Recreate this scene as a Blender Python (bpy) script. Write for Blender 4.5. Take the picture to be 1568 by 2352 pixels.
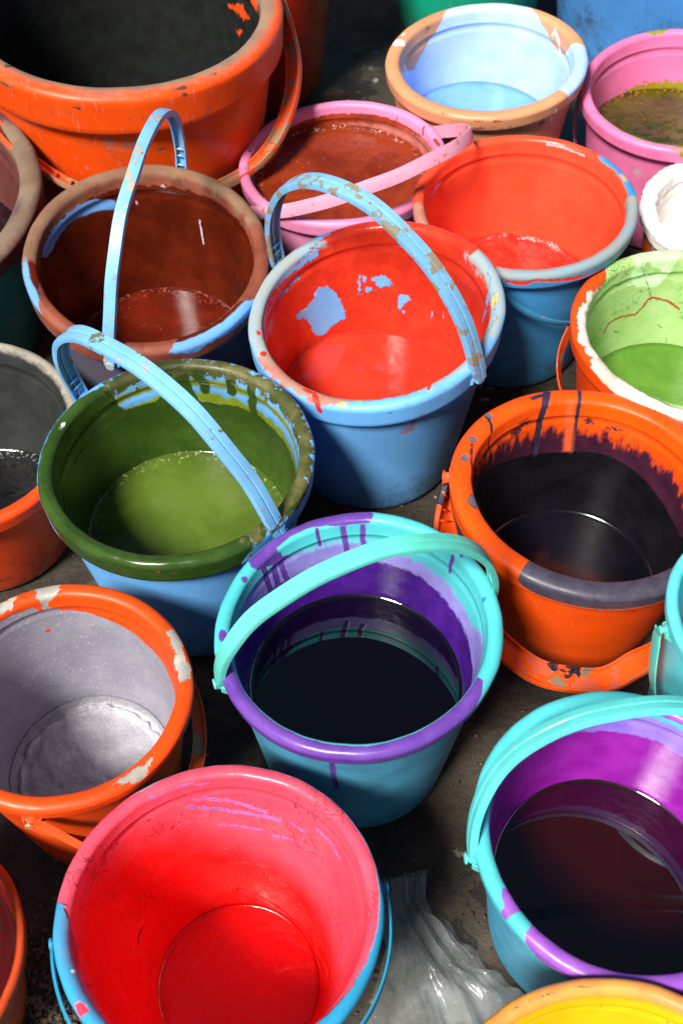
import bpy, bmesh, math, random
import numpy as np
from mathutils import Vector, Matrix, noise as mnoise
R = math.radians
random.seed(7)
for o in list(bpy.data.objects): bpy.data.objects.remove(o)
SC = bpy.context.scene
COL = SC.collection

# ------------------------------------------------------------ camera
cam = bpy.data.cameras.new('camera'); co = bpy.data.objects.new('camera', cam); COL.objects.link(co)
co.location = (0, 0, 1.2); co.rotation_euler = (R(90 - 52.875), 0, 0)
cam.sensor_fit = 'HORIZONTAL'; cam.sensor_width = 24; cam.lens = 24 * 2678.98 / 1568
cam.clip_start = .05; cam.clip_end = 60
cam.dof.use_dof = True; cam.dof.focus_distance = 1.22; cam.dof.aperture_fstop = 9
SC.camera = co
SC.render.resolution_x = 682; SC.render.resolution_y = 1024
# ------------------------------------------------------------ light
SUN_AZ, SUN_EL = 55.0, 53.0            # the light travels towards +x, turned SUN_AZ towards +y
W = bpy.data.worlds.new('World'); SC.world = W; W.use_nodes = True
nt = W.node_tree; bg = nt.nodes['Background']
sky = nt.nodes.new('ShaderNodeTexSky'); sky.sky_type = 'NISHITA'; sky.sun_disc = False
sky.sun_elevation = R(SUN_EL); sky.sun_rotation = R(270 - SUN_AZ)
sky.dust_density = 1.5; sky.air_density = .6
nt.links.new(sky.outputs[0], bg.inputs[0]); bg.inputs[1].default_value = .05
sl = bpy.data.lights.new('sun', 'SUN'); so = bpy.data.objects.new('sun', sl); COL.objects.link(so)
sl.energy = 5.0; sl.angle = R(13); sl.color = (1, .955, .89)
d = Vector((math.cos(R(SUN_AZ)) * math.cos(R(SUN_EL)), math.sin(R(SUN_AZ)) * math.cos(R(SUN_EL)), -math.sin(R(SUN_EL))))
so.rotation_euler = d.to_track_quat('-Z', 'Y').to_euler(); so.location = (-2, -1.5, 3)
vs = SC.view_settings; vs.view_transform = 'Standard'; vs.look = 'None'; vs.exposure = .52; vs.gamma = 1; vs.use_curve_mapping = False
SC.render.engine = 'CYCLES'; SC.cycles.max_bounces = 8; SC.cycles.transparent_max_bounces = 12

# ------------------------------------------------------------ materials
def lin(h):
    if not isinstance(h, str): return tuple(h) + (1,)
    c = [int(h[i:i + 2], 16) / 255 for i in (1, 3, 5)]
    return tuple(x / 12.92 if x < .04045 else ((x + .055) / 1.055) ** 2.4 for x in c) + (1,)
class NB:
    def __init__(s, name):
        s.m = bpy.data.materials.new(name); s.m.use_nodes = True; s.t = s.m.node_tree
        s.b = s.t.nodes['Principled BSDF']; s.out = s.t.nodes['Material Output']
        s.tc = s.n('ShaderNodeTexCoord').outputs['Object']
    def n(s, k, **kw):
        x = s.t.nodes.new(k)
        for a, v in kw.items(): setattr(x, a, v)
        return x
    def put(s, sock, v):
        if hasattr(v, 'links') or isinstance(v, bpy.types.NodeSocket): s.t.links.new(v, sock)
        else: sock.default_value = v
    def math(s, op, a, b=0., c=None, clamp=False):
        x = s.n('ShaderNodeMath', operation=op, use_clamp=clamp); s.put(x.inputs[0], a); s.put(x.inputs[1], b)
        if c is not None: s.put(x.inputs[2], c)
        return x.outputs[0]
    def noise(s, scale, detail=4, rough=.55, vec=None, stretch=None, off=0.):
        v = vec or s.tc
        if stretch or off:
            mp = s.n('ShaderNodeMapping'); s.put(mp.inputs[0], v); mp.inputs['Scale'].default_value = stretch or (1, 1, 1)
            mp.inputs['Location'].default_value = (off, off * .7, off * 1.3); v = mp.outputs[0]
        x = s.n('ShaderNodeTexNoise'); s.put(x.inputs['Vector'], v); x.inputs['Scale'].default_value = scale
        x.inputs['Detail'].default_value = detail; x.inputs['Roughness'].default_value = rough
        return x.outputs['Fac']
    def ramp(s, v, a, b, lo=0., hi=1., smooth=True):
        x = s.n('ShaderNodeMapRange'); x.interpolation_type = 'SMOOTHSTEP' if smooth else 'LINEAR'
        s.put(x.inputs[0], v); x.inputs[1].default_value = a; x.inputs[2].default_value = b; x.inputs[3].default_value = lo; x.inputs[4].default_value = hi
        return x.outputs[0]
    def mix(s, f, a, b):
        x = s.n('ShaderNodeMix', data_type='RGBA'); s.put(x.inputs[0], f); s.put(x.inputs[6], a); s.put(x.inputs[7], b); return x.outputs[2]
    def mixf(s, f, a, b):
        x = s.n('ShaderNodeMix', data_type='FLOAT'); s.put(x.inputs[0], f); s.put(x.inputs[2], a); s.put(x.inputs[3], b); return x.outputs[0]
    def bump(s, h, st=.4, dist=.002, nrm=None):
        x = s.n('ShaderNodeBump'); s.put(x.inputs['Height'], h); x.inputs['Strength'].default_value = st; x.inputs['Distance'].default_value = dist
        if nrm is not None: s.put(x.inputs['Normal'], nrm)
        return x.outputs[0]

def bucket_material(name, base, layers, r, dirt=.5, seed=0.):
    """plastic with paint layers; each layer's outline is a signed distance stored on the mesh, broken up by noise"""
    k = NB(name); u = 1 / r
    big = k.noise(1.3 * u, 4, off=seed); fine = k.noise(22 * u, 6, .7, off=seed); mid = k.noise(6 * u, 5, .6, off=seed + 3)
    b = lin(base)
    col = k.mix(k.ramp(big, .35, .65), tuple(c * .86 for c in b[:3]) + (1,), tuple(min(1, c * 1.07) for c in b[:3]) + (1,))
    rough = k.ramp(mid, .3, .7, .34, .5)
    # grime in specks and smears, dust scratches
    g = k.math('MULTIPLY', k.ramp(mid, .56, .72), k.ramp(fine, .42, .6))
    col = k.mix(k.math('MULTIPLY', g, .5 * dirt), col, lin('#4a4038'))
    sp = k.ramp(k.noise(34 * u, 3, .5, off=seed + 9), .70, .74)
    col = k.mix(k.math('MULTIPLY', sp, .8 * dirt), col, lin('#3a3230'))
    sc1 = k.ramp(k.noise(16 * u, 4, .6, stretch=(2.5, 2.5, .25), off=seed + 1), .62, .66)
    col = k.mix(k.math('MULTIPLY', k.math('MULTIPLY', sc1, fine), .2 * dirt), col, lin('#d8d0c8'))
    ln = k.ramp(k.math('ABSOLUTE', k.math('SUBTRACT', k.noise(7 * u, 3, .5, stretch=(1, 1, 3), off=seed + 6), .5)), .0, .004, 1, 0)
    col = k.mix(k.math('MULTIPLY', k.math('MULTIPLY', ln, k.ramp(big, .5, .6)), .5 * dirt), col, lin('#5a5048'))
    # mud and splashes climbing from the foot, faint runs down the wall
    sx = k.n('ShaderNodeSeparateXYZ'); k.put(sx.inputs[0], k.tc)
    mud = k.ramp(k.math('ADD', k.math('MULTIPLY', sx.outputs[2], .9 * u), k.math('MULTIPLY', mid, -1.1)), -.55, -.1, 1, 0)
    col = k.mix(k.math('MULTIPLY', k.math('MULTIPLY', mud, k.ramp(fine, .3, .6)), min(.75, .35 + .5 * dirt)), col, lin('#3c332a'))
    run = k.math('MULTIPLY', k.ramp(k.noise(9 * u, 5, .65, stretch=(1.6, 1.6, .14), off=seed + 12), .58, .68), k.ramp(mid, .4, .6))
    col = k.mix(k.math('MULTIPLY', run, .30 * min(1, dirt + .3)), col, tuple(x * .35 for x in b[:3]) + (1,))
    hgt = k.math('MULTIPLY', fine, .12)
    metal = None
    for i, L in enumerate(layers):
        c1, c2, rg, edge, na, ns, bp = L[:7]; ex = L[8]
        at = k.n('ShaderNodeAttribute', attribute_name='m%d' % i).outputs['Fac']
        st = (1, 1, ex['st']) if 'st' in ex else None
        if i < 12 and ns > 0: pass
        nz = k.math('SUBTRACT', k.noise(ns * u, 6, .62, stretch=st, off=seed + i * 2.7), .5)
        m = k.math('MULTIPLY_ADD', nz, na * 2.2, at)
        f = k.ramp(m, -edge, edge)
        v = k.noise(ns * .35 * u, 5, .6, off=seed + i)
        c = k.mix(k.ramp(v, .35, .68), lin(c1), lin(c2))
        if ex.get('glit'):
            gl = k.ramp(k.noise(75 * u, 2, .5), .66, .71)
            c = k.mix(gl, c, (.9, .9, .92, 1)); rg = k.mixf(gl, rg, .12)
        if 'crack' in ex:
            cn = k.n('ShaderNodeTexVoronoi', feature='DISTANCE_TO_EDGE'); wv = k.n('ShaderNodeTexNoise'); wv.inputs['Scale'].default_value = 8 * u; k.put(wv.inputs['Vector'], k.tc)
            vm = k.n('ShaderNodeVectorMath', operation='MULTIPLY_ADD'); k.put(vm.inputs[0], wv.outputs['Color']); vm.inputs[1].default_value = (.35 * r,) * 3; k.put(vm.inputs[2], k.tc)
            k.put(cn.inputs['Vector'], vm.outputs[0]); cn.inputs['Scale'].default_value = ex.get('cs', 9) * u
            cr = k.math('MULTIPLY', k.ramp(cn.outputs['Distance'], .0, .035, 1, 0), k.ramp(k.noise(2.4 * u, 3, off=i + 8.), .48, .6))
            c = k.mix(k.math('MULTIPLY', cr, ex['crack']), c, tuple(x * .35 for x in lin(c1)[:3]) + (1,))
        col = k.mix(f, col, c); 
        rr = k.math('ADD', k.ramp(k.noise(9 * u, 4, off=i), .3, .7, -.05, .08), rg) if not ex.get('glit') else rg
        rough = k.mixf(f, rough, rr)
        # a raised film with its own small bumps
        body = k.math('MULTIPLY_ADD', k.noise(12 * u, 3, .5, off=i + 4), .25 * abs(bp), bp)
        if 'crack' in ex: body = k.math('SUBTRACT', body, k.math('MULTIPLY', cr, .8))
        if 'fold' in ex: body = k.math('MULTIPLY_ADD', k.noise(4 * u, 3, .5, off=i + 6.), ex['fold'], body)
        hgt = k.math('ADD', hgt, k.math('MULTIPLY', f, body))
        if 'metal' in ex:
            mm = k.math('MULTIPLY', f, ex['metal']); metal = mm if metal is None else k.math('MAXIMUM', metal, mm)
    k.put(k.b.inputs['Base Color'], col); k.put(k.b.inputs['Roughness'], rough)
    if metal is not None: k.put(k.b.inputs['Metallic'], metal)
    k.b.inputs['Specular IOR Level'].default_value = .36
    k.put(k.b.inputs['Normal'], k.bump(hgt, .7, .0016))
    return k.m

def paint_material(name, c1, c2, rough=.1, scale=12, bump=.0, spec=.5, metal=0., glit=0, fl=None, coat=0., scum=None):
    k = NB(name)
    wv = k.n('ShaderNodeTexNoise'); wv.inputs['Scale'].default_value = scale * .6; k.put(wv.inputs['Vector'], k.tc)
    vm = k.n('ShaderNodeVectorMath', operation='MULTIPLY_ADD'); k.put(vm.inputs[0], wv.outputs['Color']); vm.inputs[1].default_value = (.22,) * 3; k.put(vm.inputs[2], k.tc)
    v = k.noise(scale, 5, .6, vec=vm.outputs[0]); c = k.mix(k.ramp(v, .35, .65), lin(c1), lin(c2)); rg = k.ramp(k.noise(scale * 2, 4), .3, .7, rough * .7, rough * 1.4)
    sp = k.ramp(k.noise(260, 3, .5), .70, .735)
    # a skin drying along the wall, with small bubbles caught in it
    e = k.n('ShaderNodeAttribute', attribute_name='e').outputs['Fac']
    ed = k.ramp(k.math('MULTIPLY_ADD', k.math('SUBTRACT', k.noise(30, 5, .6), .5), .10, e), .93, .985)
    c = k.mix(k.math('MULTIPLY', ed, .55), c, tuple(x * .45 for x in lin(c2)[:3]) + (1,))
    if scum:
        bb = k.math('MULTIPLY', k.ramp(k.noise(210, 3, .6), .56, .63), k.ramp(k.math('MULTIPLY_ADD', k.math('SUBTRACT', k.noise(14, 4), .5), .5, e), .86, 1.0))
        c = k.mix(k.math('MULTIPLY', bb, .8), c, lin(scum))
    if fl: c = k.mix(k.math('MULTIPLY', sp, .6), c, lin(fl))
    if glit:
        g = k.ramp(k.noise(900, 2, .5), .64, .7); c = k.mix(g, c, (.85, .85, .88, 1))
    k.put(k.b.inputs['Base Color'], c); k.put(k.b.inputs['Roughness'], rg); k.b.inputs['Specular IOR Level'].default_value = spec
    k.b.inputs['Metallic'].default_value = metal; k.b.inputs['Coat Weight'].default_value = coat; k.b.inputs['Coat Roughness'].default_value = .03
    if bump: k.put(k.b.inputs['Normal'], k.bump(k.math('ADD', k.noise(scale * 2.2, 6, .6), k.math('MULTIPLY', k.noise(180, 4), .2)), bump, .006))
    return k.m

def handle_material(name, base, blots, seed=0., dirt=.5):
    """moulded plastic strap splashed with old paint; blots = [(colour, threshold, scale)]"""
    k = NB(name); b = lin(base)
    col = k.mix(k.ramp(k.noise(14, 4, off=seed), .35, .65), tuple(c * .85 for c in b[:3]) + (1,), tuple(min(1, c * 1.06) for c in b[:3]) + (1,))
    h = k.math('MULTIPLY', k.noise(160, 4), .15)
    for i, (c, th, sc) in enumerate(blots):
        f = k.ramp(k.noise(sc, 5, .55, off=seed + 5 * i + 1), th, th + .012)
        col = k.mix(f, col, lin(c)); h = k.math('ADD', h, k.math('MULTIPLY', f, .35))
    fine = k.noise(220, 4, .65, off=seed)
    col = k.mix(k.math('MULTIPLY', k.ramp(fine, .6, .66), .45 * dirt), col, lin('#4c443c'))
    k.put(k.b.inputs['Base Color'], col); k.put(k.b.inputs['Roughness'], k.ramp(k.noise(40, 4), .3, .7, .3, .5))
    k.put(k.b.inputs['Normal'], k.bump(h, .7, .0012))
    return k.m

# ------------------------------------------------------------ objects
def tag(o, label=None, cat=None, group=None, kind=None):
    for a, v in (('label', label), ('category', cat), ('group', group), ('kind', kind)):
        if v: o[a] = v
    return o
def empty(name, loc, label, cat, group=None):
    o = bpy.data.objects.new(name, None); COL.objects.link(o); o.location = loc; o.empty_display_size = .05
    return tag(o, label, cat, group)
def mesh(name, V, F, mat, parent=None, smooth=True, attrs=None, loc=None):
    me = bpy.data.meshes.new(name); V = np.asarray(V, np.float32)
    me.vertices.add(len(V)); me.vertices.foreach_set('co', V.ravel())
    F4 = np.asarray(F, np.int32)
    if F4.ndim == 2:
        n, w = F4.shape
        me.loops.add(n * w); me.loops.foreach_set('vertex_index', F4.ravel())
        me.polygons.add(n); me.polygons.foreach_set('loop_start', np.arange(0, n * w, w, dtype=np.int32)); me.polygons.foreach_set('loop_total', np.full(n, w, np.int32))
    me.update(calc_edges=True); me.validate()
    if smooth: me.polygons.foreach_set('use_smooth', np.ones(len(me.polygons), bool))
    for a, v in (attrs or {}).items():
        at = me.attributes.new(a, 'FLOAT', 'POINT'); at.data.foreach_set('value', np.asarray(v, np.float32).ravel())
    if mat: me.materials.append(mat)
    o = bpy.data.objects.new(name, me); COL.objects.link(o)
    if parent: o.parent = parent
    if loc is not None: o.location = loc
    return o
def gridfaces(nu, nv, closed=True):
    i = np.arange(nu if closed else nu - 1); j = np.arange(nv - 1)
    I, J = np.meshgrid(i, j, indexing='ij'); a = I * nv + J; b = ((I + 1) % nu) * nv + J
    return np.stack([a, b, b + 1, a + 1], -1).reshape(-1, 4)

def profile(Hr,w,sk,RB,nin=64,nout=30):
    """(radius,z,part) list in units of rim radius; part 0 body inside,1 rim,2 body outside; q = signed arc length, 0 on the lip top"""
    ri=1.05-2*w; rb=RB-.035; P=[]
    P.append((0.,.05,0)); 
    for t in (.4,.8,.97): P.append((rb*t,.05,0))
    P.append((rb-.004,.058,0))
    z0,z1=.085,Hr-.20
    rt=ri-.022
    for t in np.linspace(0,1,nin): P.append((rb+(rt-rb)*t,z0+(z1-z0)*t,0))
    P.append((rt+.012,z1+.02,0)); P.append((rt+.014,z1+.07,0)); P.append((rt+.004,z1+.082,0)); P.append((rt+.008,z1+.10,0))
    for t in np.linspace(.0,1,6): P.append((rt+.012+(ri-rt-.012)*t,z1+.115+(Hr-.03-z1-.115)*t,1))
    for a in np.radians(np.linspace(165,0,18)): P.append((1.05-w+w*np.cos(a),Hr-.012+.052*np.sin(a),1))
    for t in np.linspace(.15,1,6): P.append((1.05-.012*t,Hr-.012-(sk-.012)*t,1))
    P.append((1.03,Hr-sk-.012,1)); 
    ro=.972; zo=Hr-sk-.012
    P.append((ro+.012,zo+.004,1))
    P.append((ro,zo-.012,2))
    for t in np.linspace(.02,1,nout): P.append((ro+(RB-ro)*t,zo-.012+(.03-zo+.012)*t,2))
    P.append((RB-.01,.008,2));P.append((RB-.04,0,2));P.append((0.,.0,2))
    P=np.array(P)
    s=np.r_[0,np.cumsum(np.hypot(np.diff(P[:,0]),np.diff(P[:,1])))]
    top=np.argmax(P[:,1]); return P[:,:2],P[:,2].astype(int),s-s[top]
def place(b,R,Z,TH):
    """grid in bucket frame (metres): the rim plane leans by tx,ty, the foot stays flat"""
    x,y,z,r,tx,ty=b
    X=R*np.cos(TH)*r;Y=R*np.sin(TH)*r;ZZ=Z*r
    k=np.clip(ZZ/z,0,1.2)**1.3
    return np.stack([X,Y,ZZ+(X*np.tan(ty)+Y*np.tan(tx))*k],-1)


# ---- outlines of paint and of some painted shade, measured on each bucket: angle in degrees round the rim (90 = far side) and distance
# ---- along the wall from the lip's top in rim radii (negative = down the inside, positive = down the outside)
PAINT={
'A':('#e84c08',[
 ('#070a08','#121713',0.7,0.01,0.05,30,0.2,[['rng',[(0,-9)],[(0,-0.12),(60,-0.16),(200,-0.12)]],['-','poly',[(43.5,-0.406),(31.5,-0.31),(22.5,-0.349),(28.5,-0.406)]],['-','poly',[(22.5,-0.178),(11.5,-0.081),(11.0,-0.193),(20.5,-0.227)]],['-','poly',[(35.5,-0.522),(30.5,-0.503),(32.5,-0.56)]]],{}),
 ('#80695a','#94795f',0.8,0.05,0.05,14,0.1,[['rng',[(0,-0.14)],[(0,0.02),(250,0.0),(320,0.03)]]],{}),
 ('#4a2c20','#6a4a38',0.7,0.006,0.03,40,0.2,[['dot',(231.5,-0.037),0.022,0.022],['dot',(297.5,0.048),0.03,0.012],['dot',(298.0,0.088),0.02,0.015],['dot',(288.0,0.577),0.03,0.025],['dot',(262.0,0.128),0.02,0.012],['dot',(132.0,-1.397),0.014,0.008],['dot',(279.0,0.199),0.012,0.006],['dot',(283.0,0.199),0.02,0.006],['dot',(321.0,0.667),0.01,0.01],['dot',(262.5,0.631),0.01,0.01],['dot',(310.5,0.025),0.02,0.006],['dot',(260.5,0.199),0.008,0.008],['dot',(299.0,0.305),0.007,0.007],['dot',(71.0,-1.358),0.006,0.006],['dot',(303.5,0.541),0.01,0.01],['dot',(235.5,0.097),0.04,0.01]],{}),
 ('#a05844','#b87058',0.8,0.03,0.05,30,0.15,[['dot',(276.5,0.505),0.07,0.04],['dot',(269.5,0.469),0.03,0.06],['dot',(92.0,-1.628),0.03,0.03],['dot',(269.5,0.025),0.08,0.02]],{}),
]),
'B':('#6aa4e0',[
 ('#5e1e0c','#481508',0.16,0.008,0.02,10,0.35,[['rng',[(0,-9)],[(0,0.0)]],['-','poly',[(169.5,-0.135),(160.0,-0.124),(147.5,-0.135),(136.0,-0.146),(125.5,-0.184),(114.0,-0.268),(115.5,-0.339),(126.0,-0.301),(138.5,-0.268),(151.0,-0.268),(165.0,-0.292),(171.0,-0.268),(177.5,-0.169)]]],{}),
 ('#8a4834','#6c3628',0.6,0.012,0.05,14,0.3,[['rng',[(0,-0.16)],[(0,0.25)]],['-','poly',[(184.0,0.043),(192.0,-0.113),(210.0,-0.011),(213.0,0.167),(206.5,0.089)]],['-','poly',[(284.0,0.071),(288.0,0.011),(291.5,-0.063),(298.0,-0.063),(306.5,-0.063),(319.5,-0.063),(325.5,-0.063),(331.5,0.022),(334.0,0.062),(333.5,0.14),(321.5,0.14),(302.5,0.113),(297.0,0.167)]],['-','poly',[(199.5,0.053),(207.0,-0.022),(218.5,0.08),(207.5,0.113)]]],{}),
 ('#86684f','#74543f',0.85,0.06,0.12,9,0.1,[['rng',[(0,-0.09)],[(0,0.09)]],['-','rng',[(0,-0.2)],[(0,0.4),(10,0.4),(30,-0.4),(150,-0.4),(175,-0.4),(200,0.4),(358,0.4)]]],{}),
 ('#c9ac92','#b58a70',0.8,0.01,0.05,30,0.3,[['poly',[(317.0,-0.063),(325.5,-0.063),(318.5,-0.063),(309.5,-0.063),(301.5,-0.063),(300.0,-0.063),(310.5,-0.063)]]],{}),
 ('#d8c0d8','#c8a8b8',0.7,0.005,0.02,60,0.1,[['drip',0.008,[(65.0,-0.433),(63.0,-0.659)]],['dot',(102.5,-0.329),0.01,0.02],['dot',(86.0,-0.169),0.02,0.01]],{}),
 ('#4a5066','#5a4a58',0.7,0.05,0.08,10,0.1,[['rng',[(0,0.3)],[(0,3)]]],{}),  # shadow on the blue outer wall painted as dark blue-grey, with some brown
]),
'C':('#e486b0',[
 ('#9c3a1c','#7a2a14',0.3,0.01,0.03,14,0.2,[['rng',[(0,-9)],[(0,-0.16),(60,-0.13),(120,-0.15),(160,-0.2),(200,-0.14)]]],{}),
 ('#b04030','#98352a',0.4,0.005,0.02,40,0.2,[['drip',0.014,[(29.5,-0.037),(28.0,-0.116)]],['dot',(52.5,-0.104),0.015,0.015],['dot',(44.5,0.037),0.01,0.01],['drip',0.02,[(14.5,-0.037),(7.5,-0.019)]],['dot',(167.5,-0.028),0.02,0.02],['dot',(185.0,-0.019),0.01,0.01]],{}),
 ('#b46a60','#a05a50',0.6,0.03,0.06,16,0.1,[['rng',[(0,-0.3)],[(0,-0.1),(100,-0.3),(160,-0.3),(180,-0.08),(230,-0.08),(300,-0.1)]]],{}),
]),
'D':('#d4946a',[
 ('#b8d0f4','#a4c4f2',0.22,0.008,0.015,8,0.25,[['rng',[(0,-9)],[(112.5,0.0),(125.0,-0.227),(136.5,-0.359),(147.0,-0.484),(201.0,-0.06),(215,-0.3),(240,-0.16),(300,-0.12),(314,-0.1),(317,0.13),(345,0.15),(5,0.13),(5.5,0.025),(10.0,-0.071),(15.0,-0.227),(20.5,-0.277),(28.0,-0.277),(37.0,-0.193),(49.5,-0.071),(60.5,0.048),(80,0.03),(95,0.03),(108,0.03)]]],{}),
 ('#f2f2f4','#e8eaf0',0.25,0.006,0.01,30,0.3,[['poly',[(160.5,0.059),(155.5,0.059),(155.5,-0.06),(159.0,-0.09),(163.0,0.0)]],['drip',0.018,[(31.5,-0.122),(25.5,-0.178),(22.0,-0.277)]],['drip',0.012,[(32.5,-0.09),(33.5,-0.166)]],['drip',0.012,[(307.5,0.15),(312.0,0.433)]],['drip',0.012,[(161.5,-0.301),(156.0,-0.484)]],['dot',(149.5,0.013),0.03,0.015]],{}),
 ('#c23a20','#a83020',0.5,0.004,0.03,50,0.1,[['dot',(261.5,0.097),0.03,0.01],['dot',(271.5,0.097),0.035,0.012],['dot',(242.0,0.069),0.03,0.01]],{}),
 ('#7c4a50','#8f5a50',0.6,0.02,0.06,20,0.1,[['dot',(303.0,0.375),0.05,0.03],['dot',(285.0,0.356),0.015,0.015],['dot',(263.5,0.187),0.1,0.01],['dot',(129.0,-0.122),0.03,0.02]],{}),
]),
'G':('#3f92c8',[
 ('#e8482c','#ec5236',0.28,0.008,0.02,8,0.3,[['rng',[(0,-9)],[(0,0.03),(25,0.0),(32,-0.02),(45,0.04),(90,0.08),(180,0.22),(235,0.2),(255,0.02),(290,-0.02),(330,-0.02),(350,-0.01)]],['-','poly',[(40.5,-0.019),(32.0,0.019),(22.5,0.046),(10.0,0.037),(0.5,0.037),(357.0,-0.019),(359.0,-0.055),(4.5,-0.046),(13.0,-0.037),(26.0,-0.028),(34.5,-0.037)]]],{}),
 ('#7f9aa6','#94928a',0.75,0.02,0.06,14,0.15,[['poly',[(40.5,-0.019),(32.0,0.019),(22.5,0.046),(10.0,0.037),(0.5,0.037),(357.0,-0.019),(359.0,-0.055),(4.5,-0.046),(13.0,-0.037),(26.0,-0.028),(34.5,-0.037)]],['rng',[(0,-0.12)],[(0,0.1)]],['-','rng',[(0,-9)],[(0,-0.3),(20,9),(190,9),(225,9),(250,-0.3)]]],{}),
 ('#d8a860','#c89850',0.6,0.02,0.04,20,0.1,[['dot',(16.5,0.0),0.04,0.02]],{}),
 ('#e8452e','#d83a28',0.4,0.006,0.02,30,0.3,[['poly',[(254.0,0.098),(263.5,0.098),(270.5,0.064),(287.5,0.116),(300.5,0.153),(291.5,0.172),(280.0,0.135),(269.0,0.098),(267.0,0.135),(263.0,0.153),(256.5,0.135)]]],{}),
 ('#b8806a','#a87060',0.6,0.02,0.04,20,0.1,[['rng',[(0,-0.05)],[(0,0.1)]],['-','rng',[(0,-9)],[(0,9),(165,9),(180,-0.3),(200,-0.3),(225,9)]]],{}),
 ('#c0a0a8','#c8a8b0',0.5,0.006,0.03,30,0.1,[['drip',0.012,[(71.0,-0.073),(64.0,-0.064),(55.0,-0.073),(47.5,-0.073)]]],{}),
]),
'E':('#6cb2f2',[
 ('#8c9c28','#76881e',0.25,0.02,0.05,12,0.05,[['rng',[(0,-9)],[(0,-0.34),(90,-0.33),(150,-0.34)]],['rng',[(0,-0.26)],[(0,-0.17)]]],{}),
 ('#2c4414','#3c561c',0.25,0.01,0.03,9,0.35,[['rng',[(0,-9)],[(124.0,-0.355),(115.5,-0.374),(108.0,-0.374),(104.5,-0.316),(100.5,-0.077),(90.0,-0.03),(88.0,-0.307),(84.5,-0.413),(74.5,-0.423),(63.0,-0.403),(52.0,-0.394),(35.5,-0.413),(19.5,-0.403),(7.5,-0.423),(340,-0.15),(300,-0.1),(270,0),(200,0),(160,0),(135,-0.1)]],['poly',[(144.5,0.049),(139.0,-0.02),(134.5,-0.109),(128.0,-0.264),(124.0,-0.355),(121.5,-0.819),(166.5,-0.684),(194.0,-0.131),(174.5,-0.03),(158.5,0.0)]],['drip',0.042,[(85.5,-0.142),(82.0,-0.198),(81.5,-0.297)]],['drip',0.042,[(72.0,0.0),(67.5,-0.109),(67.0,-0.264)]],['drip',0.042,[(65.0,-0.02),(55.5,-0.068),(54.5,-0.307),(53.5,-0.403)]],['drip',0.02,[(53.0,-0.03),(45.5,-0.05)]],['drip',0.02,[(53.5,-0.04),(56.0,-0.109)]]],{}),
 ('#2a4216','#38521e',0.18,0.012,0.03,12,0.5,[['rng',[(0,-0.4)],[(0,-0.5),(125,-0.5),(130,-0.02),(145,0.04),(160,0.04),(190,0.06),(210,0.1),(222,0.3),(240,0.27),(262,0.26),(280,0.27),(300,0.26),(306,0.1),(312,-0.5)]]],{}),
 ('#444a24','#6c683e',0.4,0.015,0.2,16,0.35,[['rng',[(0,-0.13)],[(0,0.08),(60,0.04),(100,0.06),(130,0.03),(135,-0.3),(300,-0.3),(306,0.08)]]],{}),
 ('#e8f0f0','#d8e8e8',0.5,0.008,0.02,30,0.2,[['dot',(160.5,-0.03),0.03,0.012]],{}),
 ('#3a4a20','#304018',0.2,0.01,0.02,30,0.3,[['poly',[(325.5,0.02),(335.0,0.058),(344.5,0.076),(338.0,0.109),(330.5,0.085),(325.0,0.049)]],['drip',0.012,[(241.5,0.136),(241.0,0.19)]],['drip',0.02,[(315.5,-0.04),(312.0,0.049)]]],{}),
 ('#a03a30','#803020',0.5,0.004,0.02,60,0.1,[['dot',(267.5,0.109),0.012,0.018],['dot',(274.0,0.136),0.02,0.008]],{}),
]),
'F':('#6cb2f0',[
 ('#d83c24','#c43020',0.16,0.006,0.045,22,0.9,[['rng',[(0,-9)],[(0,-0.03),(8,-0.06),(3.5,-0.402),(345.5,0.0),(350.5,-0.04),(1.5,-0.03),(17.0,-0.02),(28.5,0.058),(33.0,0.049),(50.0,0.049),(67.5,0.04),(84.5,0.04),(101.0,0.049),(115.5,-0.01),(120.5,-0.04),(140,-0.12),(180,-0.12),(220,-0.1),(270,-0.08),(330,-0.08)]],['-','poly',[(141.0,-0.613),(134.0,-0.632),(128.0,-0.594),(122.5,-0.488),(117.0,-0.517),(114.0,-0.575),(109.0,-0.728),(106.0,-0.919),(109.5,-0.938),(117.0,-0.977),(125.0,-1.025),(129.0,-0.977),(131.5,-0.824),(134.0,-0.728),(140.5,-0.68)]],['-','poly',[(90.5,-0.536),(84.5,-0.517),(79.5,-0.555),(77.0,-0.613),(82.5,-0.623),(85.0,-0.661),(88.0,-0.613)]],['-','poly',[(94.0,-0.623),(88.5,-0.661),(93.5,-0.699)]],['-','poly',[(96.0,-0.527),(93.5,-0.536),(94.0,-0.603),(96.0,-0.575)]],['-','poly',[(73.5,-0.699),(67.0,-0.699),(66.5,-0.737),(70.0,-0.785),(71.0,-0.843),(74.0,-0.852)]],['-','dot',(69.5,-0.871),0.016,0.02],['-','dot',(50.5,-0.795),0.01,0.02],['-','dot',(42.5,-0.728),0.012,0.02],['-','dot',(58.5,-0.68),0.008,0.008],['-','drip',0.012,[(97.5,-0.517),(97.5,-0.68)]],['-','poly',[(148.5,-0.077),(134.0,-0.109),(119.5,-0.077),(121.5,-0.165),(135.0,-0.165),(146.0,-0.142),(156.5,-0.12),(159.5,-0.153)]],['-','drip',0.016,[(134.0,-0.264),(143.5,-0.264),(152.0,-0.264)]]],{}),
 ('#b86454','#a08878',0.7,0.015,0.09,14,0.2,[['rng',[(0,-0.1)],[(0,0.0),(30,-0.2),(130,-0.2),(190,-0.05),(205,0.06),(225,0.05),(250,0.05),(262,-0.03),(290,-0.04),(320,-0.1)]]],{}),
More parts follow.
